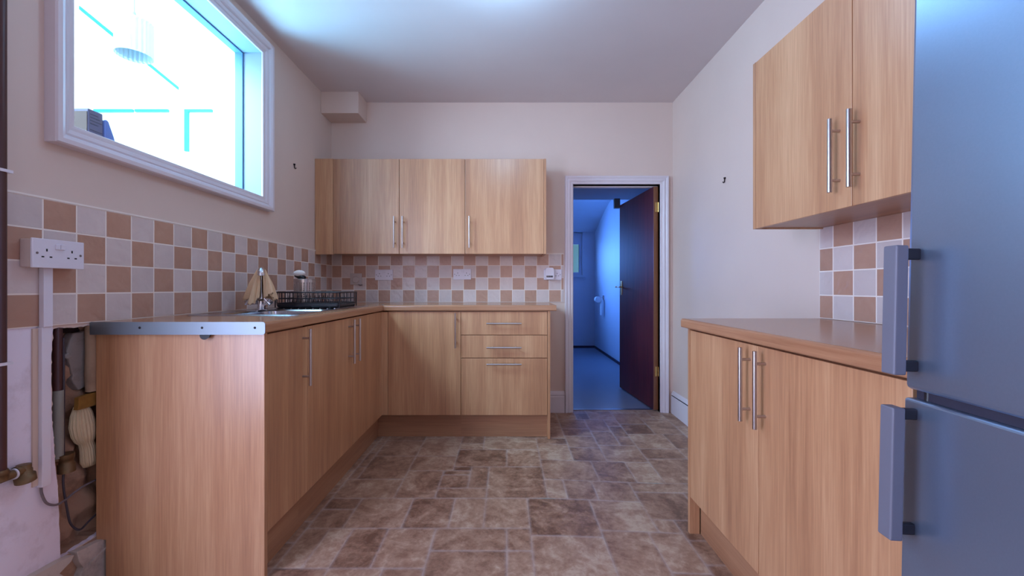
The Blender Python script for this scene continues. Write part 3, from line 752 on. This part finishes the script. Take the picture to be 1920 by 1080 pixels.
# dish rack
RX0, RX1, RY0, RY1, RZ0, RZ1 = -1.30, -.94, 2.31, 2.57, ZT+.006, ZT+.092
rk = thing('dish_rack', 'black wire dish rack standing on the sink drainer', 'dish rack', (-1.12, 2.44, ZT+.002))
mb = MB(); w = .0028
for z, e in ((RZ1, .006), (RZ1-.035, 0), (RZ0+.025, 0)):
    mb.tube([(x, y, z) for x, y in rrect(RX0-e, RX1+e, RY0-e, RY1+e, .02, 4)], w if z < RZ1 else .004, 8, closed=True)
for k in range(16):
    x = RX0+.012+(RX1-RX0-.024)*k/15
    for y in (RY0, RY1): mb.tube([(x, y, RZ0+.025), (x, y, RZ1)], .0018, 6)
for k in range(9):
    y = RY0+.012+(RY1-RY0-.024)*k/8
    for x in (RX0, RX1): mb.tube([(x, y, RZ0+.025), (x, y, RZ1)], .0018, 6)
mb.build('wire_basket', M_blackwire, rk)
mb = MB()
for k in range(16):
    x = RX0+.012+(RX1-RX0-.024)*k/15; mb.tube([(x, RY0, RZ0+.025), (x, RY1, RZ0+.025)], .0018, 6)
for k in range(13):
    x = RX0+.03+(RX1-RX0-.06)*k/12
    mb.tube([(x-.008, RY0+.09, RZ0+.026), (x, RY0+.09, RZ0+.068), (x+.008, RY0+.09, RZ0+.026)], .0018, 6)
    mb.tube([(x-.008, RY0+.15, RZ0+.026), (x, RY0+.15, RZ0+.068), (x+.008, RY0+.15, RZ0+.026)], .0018, 6)
mb.build('plate_dividers', M_blackwire, rk)
mb = MB(); lo = rrect(RX0+.004, RX1-.004, RY0+.004, RY1-.004, .02)
loft(mb, [[(x, y, RZ0) for x, y in lo], [(x, y, RZ0+.020) for x, y in rrect(RX0-.002, RX1+.002, RY0-.002, RY1+.002, .02)]]); mb.add([(x, y, RZ0) for x, y in lo], [tuple(range(len(lo)))])
o = mb.build('drip_tray', M_blackwire, rk)
o.modifiers.new('thick', 'SOLIDIFY').thickness = .002
for x in (RX0, RX1):
    for y in (RY0, RY1): MB().tube([(x, y, RZ1), (x, y, ZT+.0062)], .0035, 8).build('leg', M_blackwire, rk)
# cutlery holder: perforated steel cylinder
def perforated():
    cx, cy, r, z0, h = -1.213, 2.47, .060, RZ0+.028, .135
    mb = MB(); nc = 24; nr = 9
    zs = [z0+.018+(h-.036)*j/nr for j in range(nr+1)]
    def P(a, z): return (cx+r*math.cos(a), cy+r*math.sin(a), z)
    for i in range(nc):
        a0, a1 = 2*math.pi*i/nc, 2*math.pi*(i+1)/nc
        for za, zb in ((z0, zs[0]), (zs[-1], z0+h)):
            for k in range(2):
                b0, b1 = a0+(a1-a0)*k/2, a0+(a1-a0)*(k+1)/2; mb.add([P(b0, za), P(b1, za), P(b1, zb), P(b0, zb)], [(0, 1, 2, 3)], 0, 0, True)
        for j in range(nr):
            za, zb = zs[j], zs[j+1]; ac, zc = (a0+a1)/2, (za+zb)/2; n = 8
            ou = []; inn = []
            for k in range(n):
                t = 2*math.pi*k/n+math.pi/8; c, s_ = math.cos(t), math.sin(t)
                m_ = max(abs(c), abs(s_)); ou.append(P(ac+(a1-a0)/2*c/m_, zc+(zb-za)/2*s_/m_)); inn.append(P(ac+.58*(a1-a0)/2*c, zc+.58*(a1-a0)*r/2*s_))
            mb.add(ou+inn, [(k, (k+1) % n, n+(k+1) % n, n+k) for k in range(n)])
            # corner fillers
            cn = [P(a1, zb), P(a0, zb), P(a0, za), P(a1, za)]
            for q in range(4): mb.add([ou[(2*q) % 8], cn[q], ou[(2*q+1) % 8]], [(0, 1, 2)])
    mb.add([(cx+r*math.cos(2*math.pi*k/24), cy+r*math.sin(2*math.pi*k/24), z0) for k in range(24)], [tuple(range(24))])
    ch = thing('cutlery_holder', 'perforated steel cutlery pot standing in the black dish rack', 'cutlery holder', (cx, cy, z0))
    mb.build('perforated_body', M_steel, ch); 
    MB().tube([(cx+r*math.cos(2*math.pi*k/24), cy+r*math.sin(2*math.pi*k/24), z0+h) for k in range(24)], .0018, 8, closed=True).build('rim', M_steel, ch)
    br = thing('dish_brush', 'white-bristled dish brush with black head sticking out of the cutlery pot', 'brush', (cx-.02, cy, z0+.004))
    MB().tube([(cx-.005, cy+.01, z0+.006), (cx-.012, cy, z0+.08), (cx-.012, cy-.01, z0+.145)], .005, 10).build('brush_handle', M_blackp, br)
    MB().tube([(cx+.006, cy-.012, z0+.140), (cx-.018, cy-.012, z0+.148), (cx-.052, cy-.012, z0+.158)], [.014, .017, .008], 14).build('brush_head', M_blackp, br)
    m2 = MB(); n1, n2 = 14, 8; vs = []; fs = []
    for j in range(n2+1):
        ph = math.pi*j/n2
        for i in range(n1):
            a = 2*math.pi*i/n1; vs.append((cx-.026+.036*math.sin(ph)*math.cos(a), cy-.012+.022*math.sin(ph)*math.sin(a), z0+.170+.020*math.cos(ph)))
    for j in range(n2):
        for i in range(n1): fs.append((j*n1+i, j*n1+(i+1) % n1, (j+1)*n1+(i+1) % n1, (j+1)*n1+i))
    m2.add(vs, fs, 0, 0, True).build('bristles', mat('white_bristle', (236, 222, 214), .8), br)
perforated()

# ------------------------------------------------------------------ WALL CABINETS, BACK WALL
WF = 3.084; Z0, Z1 = 1.277, 1.989
wc = thing('wall_cabinet', 'two-door oak wall cabinet in the left corner above the sockets', 'cabinet', (-.85, 3.23, Z0))
MB().box(-1.30, -.3105, WF+.020, YB-.009, Z0+.004, Z1).build('carcass', M_oakx, wc)
box('filler_panel', M_oak, wc, XL+.002, -1.3015, WF-.001, WF+.017, Z0-.004, Z1+.002, bevel=.001)
dd = door_y(wc, WF, -1.2995, -.8075, Z0, Z1); bar_handle(dd, (-.838, WF, 1.437), (0, 0, 1), (0, -1, 0))
dd = door_y(wc, WF, -.8045, -.3135, Z0, Z1); bar_handle(dd, (-.775, WF, 1.437), (0, 0, 1), (0, -1, 0))
wc2 = thing('wall_cabinet', 'single-door oak wall cabinet nearest the doorway', 'cabinet', (0, 3.23, Z0))
MB().box(-.3095, .278, WF+.020, YB-.009, Z0+.004, Z1).build('carcass', M_oakx, wc2)
dd = door_y(wc2, WF, -.3105, .2775, Z0, Z1); bar_handle(dd, (-.278, WF, 1.437), (0, 0, 1), (0, -1, 0))
box('end_panel', M_oak, wc2, .2785, .2965, WF-.001, YB-.009, Z0-.001, Z1+.001, bevel=.001)

# ------------------------------------------------------------------ RIGHT SIDE
WXR = 1.067
rc = thing('wall_cabinet', 'two-door oak wall cabinet on the right wall beside the fridge', 'cabinet', (1.2, 1.28, Z0))
MB().box(WXR+.020, XR-.009, .775, 1.762, Z0+.004, Z1).build('carcass', M_oaky, rc)
box('end_panel', M_oak, rc, WXR-.001, XR-.002, 1.7625, 1.7805, Z0-.001, Z1+.001, bevel=.001)
dd = door_x(rc, WXR, -1, 1.2715, 1.7615, Z0, Z1); bar_handle(dd, (WXR, 1.318, 1.447), (0, 0, 1), (-1, 0, 0), r=.007)
dd = door_x(rc, WXR, -1, .776, 1.2685, Z0, Z1); bar_handle(dd, (WXR, 1.244, 1.447), (0, 0, 1), (-1, 0, 0), r=.007)
BXR = .780
rb = thing('base_cabinet', 'two-door oak base cabinet under the right worktop beside the fridge', 'cabinet', (1.07, 1.26, 0))
MB().box(BXR+.020, XR-.03, .80, 1.748, .125, .849).build('carcass', M_oaky, rb)
box('end_panel', M_oak, rb, BXR+.040, XR-.022, 1.749, 1.767, -.024, .850, bevel=.001)
MB().prism([(BXR-.001, -.026), (BXR+.06, -.026), (BXR+.06, .850), (BXR-.001, .850)], lambda u, v, h: (u, h, v), 1.749, 1.767).build('end_panel_front', M_oak, rb)
dd = door_x(rb, BXR, -1, 1.2755, 1.7485, .135, .843); bar_handle(dd, (BXR, 1.318, .715), (0, 0, 1), (-1, 0, 0), r=.0065)
dd = door_x(rb, BXR, -1, .79, 1.2725, .135, .843); bar_handle(dd, (BXR, 1.240, .715), (0, 0, 1), (-1, 0, 0), r=.0065)
box('plinth', M_oaky, rb, BXR+.045, BXR+.060, .80, 1.749, -.024, .125)
rw = thing('worktop', 'oak-effect worktop on the right between the wall and fridge', 'worktop', (1.06, 1.26, .891))
fx = .755; pr = nosing(); t = .038; ZR = .891
prof = [(fx+a, ZR-t+z) for a, z in pr]+[(XR-.002, ZR), (XR-.002, ZR-t)]; n = len(prof)
MB().add([(x, y, z) for y in (.765, 1.782) for x, z in prof], [(i, (i+1) % n, n+(i+1) % n, n+i) for i in range(n)]+[tuple(range(n)), tuple(range(n, 2*n))]).build('worktop_slab', M_topy, rw)

# ------------------------------------------------------------------ FRIDGE
fr = thing('fridge_freezer', 'tall graphite grey fridge freezer in the right foreground', 'fridge', (.708, .752, -.02))
fr['_local'] = 1
FH = 1.86
fr.rotation_euler = (0, math.radians(1.15), math.radians(-4.0))
def fb(name, m, parent, *b, bevel=.004, seg=3): 
    mb = MB().box(*b); return mb.build(name, m, parent, bevel=bevel, seg=seg)
# local frame: x into the fridge from its door face, y=0 at the far side, negative towards the photographer
fb('fridge_carcass', M_fridgeb, fr, .066, .56, -.597, -.003, .03, FH-.02)
fb('upper_door', M_fridge, fr, 0, .062, -.6, 0, .862, FH, bevel=.009)
fb('lower_door', M_fridge, fr, .0, .062, -.6, 0, .06, .846, bevel=.005)
bpy.data.objects['upper_door']['_local'] = 1; bpy.data.objects['lower_door']['_local'] = 1
MB().box(.012, .060, -.590, -.012, .8465, .8615).build('door_gap_strip', mat('dark_gasket', (44, 42, 56), .5), fr)
MB().cyl((.016, -.030, .8465), (.016, -.030, .8615), .006, 12).build('hinge_pin', M_blackp, fr)
for x, y in ((.1, -.05), (.1, -.55), (.5, -.05), (.5, -.55)): MB().cyl((x, y, -.003), (x, y, .03), .018, 14).build('foot', M_blackp, fr)
def fhandle(z0, z1, parent):
    mb = MB(); x0, x1 = -.052, -.031; y0, y1 = -.042, -.014
    mb.box(x0, x1, y0, y1, z0, z1)
    o = mb.build('door_handle', M_fridgeh, parent, bevel=.003, seg=3)
    o['_local'] = 1
    for za, zb in ((z0+.004, z0+.024), (z1-.024, z1-.004)):
        MB().box(x1-.002, .002, y0+.014, y1-.003, za, zb).build('handle_bracket', mat('handle_bracket_dark', (34, 30, 40), .5), o, bevel=.003)
fhandle(.892, 1.118, bpy.data.objects['upper_door']); fhandle(.604, .835, bpy.data.objects['lower_door'])

# ------------------------------------------------------------------ SOCKETS AND SMALL WALL ITEMS
def socket(fn, w, h, t, parent, gangs=2, switch=True):
    """fn(u, v, out) -> xyz around the plate centre"""
    def bx(u0, u1, v0, v1, h0, h1, name, m, par, bv=0):
        vs = [fn(u, v, q) for q in (h0, h1) for u, v in ((u0, v0), (u1, v0), (u1, v1), (u0, v1))]
        return MB().add(vs, [(0,1,2,3),(4,5,6,7),(0,1,5,4),(1,2,6,5),(2,3,7,6),(3,0,4,7)]).build(name, m, par, bevel=bv)
    pl = bx(-w/2, w/2, -h/2, h/2, 0, t, 'faceplate', M_plastic, parent, .002)
    for c2 in ((-.036, .036) if gangs == 2 else (0,)):
        mb = MB()
        for u0, u1, v0, v1 in ((c2-.002, c2+.002, .006, .014), (c2-.0145, c2-.0075, -.0125, -.0085), (c2+.0075, c2+.0145, -.0125, -.0085)):
            vs = [fn(u, v, q) for q in (t-.001, t+.0004) for u, v in ((u0, v0), (u1, v0), (u1, v1), (u0, v1))]
            mb.add(vs, [(0,1,2,3),(4,5,6,7),(0,1,5,4),(1,2,6,5),(2,3,7,6),(3,0,4,7)])
        mb.build('pin_holes', M_hole, pl)
    for s in (-1, 1):
        a = Vector(fn(s*(w/2-.012), 0, t-.001)); b = Vector(fn(s*(w/2-.012), 0, t+.0008)); MB().cyl(a, b, .0035, 12).build('screw', mat('screw_metal', (130, 118, 120), .4, .8), pl)
    if switch:
        bx(-.013, -.001, .014, .030, t-.001, t+.004, 'switch', M_plastic, pl, .001); bx(.001, .013, .014, .030, t-.001, t+.004, 'switch', M_plastic, pl, .001)
def back_fn(cx, cz):
    return lambda u, v, q: (cx+u, YB-.0075-q, cz+v)
s1 = thing('double_socket', 'white double socket on the back tiles, next to the round dial', 'socket', (-1.004, YB-.007, 1.128)); socket(back_fn(-1.004, 1.128), .146, .086, .010, s1, switch=True)
s2 = thing('double_socket', 'white double socket with nothing plugged in, midway along the back tiles', 'socket', (-.364, YB-.007, 1.133)); socket(back_fn(-.364, 1.133), .146, .086, .010, s2)
s3 = thing('double_socket', 'white double socket beside the doorway, half covered by plug-in unit', 'socket', (.377, YB-.007, 1.130)); socket(back_fn(.377, 1.130), .146, .086, .010, s3, switch=False)
# plug-in unit
al = thing('plug_in_alarm', 'white rounded plug-in alarm with dark grille on the socket by the doorway', 'alarm', (.348, YB-.018, 1.14))
poly = [(x+.348, y+1.137) for x, y in rrect(-.035, .035, -.046, .048, .018)]
MB().prism(poly, lambda u, v, h: (u, h, v), YB-.060, YB-.0185).build('alarm_body', M_plastic, al, bevel=.006, seg=3)
mb = MB()
for k in range(7): mb.box(.322+.0075*k, .3275+.0075*k, YB-.0612, YB-.0595, 1.106, 1.121)
mb.build('grille', M_hole, al)
# round dial
dm = thing('dimmer_switch', 'cream square wall plate with round dial in the left corner tiles', 'switch', (-1.228, YB-.0075, 1.093))
MB().box(-1.280, -1.185, YB-.020, YB-.0075, 1.048, 1.140).build('plate', M_plasticg, dm, bevel=.003)
MB().tube([(-1.232, YB-.020, 1.088), (-1.232, YB-.034, 1.088), (-1.232, YB-.036, 1.088)], [.028, .026, .022], 28).build('dial', M_plasticg, dm, bevel=.001)
MB().tube([(-1.215, YB-.012, 1.05), (-1.20, YB-.02, 1.043), (-1.18, YB-.014, 1.046)], .004, 8).build('cable_loop', M_cable, dm)
# surface-mounted double socket, left wall
TXs = XL+.0075
ls = thing('double_socket', 'surface-mounted white double socket above the vertical trunking, left wall', 'socket', (TXs, 1.281, 1.128))
MB().box(TXs, XL+.040, 1.209, 1.352, 1.086, 1.169).build('back_box', mat('cream_back_box', (226, 204, 196), .4), ls, bevel=.002)
socket(lambda u, v, q: (XL+.0405+q, 1.281+u, 1.128+v), .148, .088, .0075, ls)
# trunking
tk = MB().box(XL+.0026, XL+.019, 1.258, 1.284, .412, .903).box(TXs+.0005, XL+.024, 1.258, 1.284, .903, 1.0850).build('cable_trunking', M_plastic, None, bevel=.0015)
tag(tk, 'white vertical plastic trunking running down from the left wall socket', 'trunking')
mk = MB().box(XL+.0026, XL+.0075, 1.243, 1.2575, .42, .90).build('trunking_scar', plaster('cream_sealant', (218, 190, 172), .8, .5), tk)
# cables
def smooth_path(p, n=8):
    P = [Vector(q) for q in p]; P = [P[0]*2-P[1]]+P+[P[-1]*2-P[-2]]; out = []
    for i in range(1, len(P)-2):
        for k in range(n):
            t = k/n; out.append(.5*((2*P[i])+(-P[i-1]+P[i+1])*t+(2*P[i-1]-5*P[i]+4*P[i+1]-P[i+2])*t*t+(-P[i-1]+3*P[i]-3*P[i+1]+P[i+2])*t**3))
    return out+[P[-2]]
# grey cable out of the trunking
cb = MB().tube(smooth_path([(XL+.011, 1.262, .42), (XL+.011, 1.264, .39), (XL+.012, 1.277, .355), (XL+.010, 1.305, .335), (XL-.004, 1.345, .330), (XL-.010, 1.375, .336), (XL-.008, 1.405, .345), (XL-.012, 1.45, .345), (XL-.02, 1.50, .345)]), .0035, 10).build('power_cable', M_cable)
tag(cb, 'grey cable curving from the trunking end into the broken wall', 'cable')
cb2 = MB().tube(smooth_path([(XL-.012, 1.347, .86), (XL-.012, 1.348, .70), (XL-.014, 1.349, .55), (XL-.010, 1.346, .44), (XL-.008, 1.343, .38), (XL-.006, 1.352, .30), (XL-.008, 1.366, .24), (XL-.006, 1.392, .205), (XL-.012, 1.43, .213), (XL-.02, 1.50, .235)]), .0032, 10).build('power_cable', M_cabled)
tag(cb2, 'dark cable hanging down inside the broken wall to the skirting', 'cable')
# chase contents
cd = thing('old_conduit', 'old vertical conduit pipe, dark above and pale below, in the broken wall', 'pipe', (XL-.02, 1.32, .48))
MB().cyl((XL-.022, 1.338, .67), (XL-.022, 1.338, .905), .0125, 18).build('upper_pipe', M_pipe, cd)
MB().cyl((XL-.020, 1.338, .47), (XL-.020, 1.338, .69), .0135, 18).build('lower_sleeve', M_cond, cd, label='pale grey sleeve')
def fitting(pts, rs, extra=None): return MB().tube(pts, rs, 24)
bf = fitting([(XL-.010, 1.352, .478), (XL-.010, 1.353, .462), (XL-.010, 1.3535, .461), (XL-.010, 1.354, .446), (XL-.010, 1.3545, .445), (XL-.010, 1.355, .418)], [.021, .021, .018, .018, .022, .022]).cyl((XL-.028, 1.326, .468), (XL-.012, 1.350, .462), .011, 14).build('brass_cap', M_brass)
tag(bf, 'round tarnished brass pipe cap inside the broken wall', 'pipe fitting')
def blob(name, path, rad, m, ribs=0, flat=.6, n=28, seed=0):
    R = random.Random(seed); vs = []; fs = []; k = len(path)
    for j, (y, z, r, x) in enumerate(path):
        for i in range(n):
            a = 2*math.pi*i/n;  rr = r*(1+.09*math.sin(a*ribs) if ribs else 1+R.uniform(-.06, .06))
            vs.append((x+rr*flat*math.cos(a), y+.016+rr*.9*math.sin(a), z))
    for j in range(k-1):
        for i in range(n): fs.append((j*n+i, j*n+(i+1) % n, (j+1)*n+(i+1) % n, (j+1)*n+i))
    fs += [tuple(range(n)), tuple(range((k-1)*n, k*n))]
    return MB().add(vs, fs, 0, 0, True).build(name, m)
ins = blob('insulation_wrap', [(1.400, .628, .010, XL-.024), (1.396, .618, .024, XL-.022), (1.396, .59, .036, XL-.020), (1.397, .555, .043, XL-.018), (1.402, .52, .041, XL-.018), (1.408, .497, .034, XL-.020), (1.416, .485, .026, XL-.024), (1.420, .465, .028, XL-.022), (1.424, .42, .030, XL-.022), (1.428, .40, .022, XL-.024)], .0, M_fleece, 20, .45, 120)
tag(ins, 'bulging cream ribbed insulation wrap inside the broken wall', 'insulation')
oc = MB().prism(jag([(1.383, .612), (1.46, .612), (1.46, .660), (1.386, .653)], .002, .02, 6), lambda u, v, h: (h, u, v), XL-.018, XL-.002).build('timber_block', M_ochre, None, bevel=.003)
tag(oc, 'ochre timber block above the insulation in the broken wall', 'timber')
bn = MB().tube([(XL-.012, 1.4375, .663), (XL-.012, 1.436, .72), (XL-.012, 1.437, .80), (XL-.012, 1.436, .893)], [.0155, .0165, .0155, .016], 14).build('plastered_pipe', M_batten)
tag(bn, 'thick beige plaster-covered pipe at the right of the broken wall', 'pipe')
R_ = random.Random(12)
mp = MB().prism(jag([(1.380, .83), (1.398, .87), (1.44, .875), (1.44, .68), (1.412, .672), (1.396, .70), (1.386, .76), (1.374, .80)], .003, .015, 9), lambda u, v, h: (h, u, v), XL-.062, XL-.030).build('mortar_patch', M_rubble2, wall_l, bevel=.004)
mp2 = MB().prism(jag([(1.352, .800), (1.370, .808), (1.386, .792), (1.368, .785)], .002, .01, 9), lambda u, v, h: (h, u, v), XL-.055, XL-.018).build('broken_brick', M_rubble2, wall_l, bevel=.004)
MB().box(XL-.074, XL-.045, 1.335, 1.43, .872, .91).build('dark_cavity_block', M_darkhole, wall_l)  # dark brown block across the top of the chase
# gas pipe at the very left
gp = thing('supply_pipe', 'dark brown vertical pipe with white clips at the left edge', 'pipe', (XL+.024, 1.148, .49))
px = XL+.024
MB().cyl((px, 1.148, .505), (px, 1.148, ZC-.001), .0140, 24).build('riser', M_pipe, gp)
for zz in (1.352, .811, 1.95):
    MB().box(XL+.008, px+.0175, 1.136, 1.166, zz-.004, zz+.004).build('pipe_clip', M_plastic, gp, label='white plastic clip')
MB().tube([(px, 1.148, .515), (px, 1.148, .503), (px, 1.148, .502), (px, 1.148, .485)], [.016, .021, .018, .018], 20).build('pipe_collar', M_brass, gp)
MB().tube([(px, 1.148, .490), (px, 1.170, .490), (px, 1.182, .489)], [.013, .013, .012], 18).build('branch', M_brass, gp)
MB().tube([(px, 1.179, .489), (px, 1.183, .489)], .0155, 20).build('washer', M_plastic, gp, label='white washer')
MB().tube([(px, 1.184, .492), (px, 1.206, .492)], .015, 18).tube([(px, 1.206, .506), (px, 1.205, .490), (px, 1.206, .489), (px, 1.207, .474), (px, 1.208, .473), (px, 1.211, .455)], [.016, .016, .018, .018, .023, .023], 24).build('cap', M_brass, gp, label='tarnished brass cap')

# small hooks in the walls
def hook(fn, label):
    mb = MB().tube([fn(0, .015, 0), fn(0, .014, .009), fn(-.004, .004, .007), fn(0, -.012, .006), fn(0, -.017, .010), fn(0, -.011, .017)], .0034, 8).cyl(fn(0, .012, 0), fn(0, .012, .004), .0065, 12)
    return tag(mb.build('wall_hook', mat('dark_hook_metal', (40, 22, 26), .5, .5)), label, 'hook')
hook(lambda u, v, q: (XL+q, 2.782+u, 1.845+v), 'small dark hook in the left wall beside the wall cabinet')
hook(lambda u, v, q: (XR-q, 2.565+u, 1.695+v), 'small dark hook in the right wall above the worktop')

# bulb of the kitchen ceiling light (just above the frame)
kb = thing('ceiling_light', 'bare pendant bulb hanging from the kitchen ceiling', 'lamp', (-.03, 1.88, ZC))
MB().cyl((-.03, 1.88, ZC-.001), (-.03, 1.88, ZC-.020), .045, 24).build('ceiling_rose', M_plastic, kb)
MB().cyl((-.03, 1.88, ZC-.020), (-.03, 1.88, 2.445), .012, 12).build('lamp_holder', M_plastic, kb)

for o in list(bpy.data.objects):
    if '_local' in o: del o['_local']
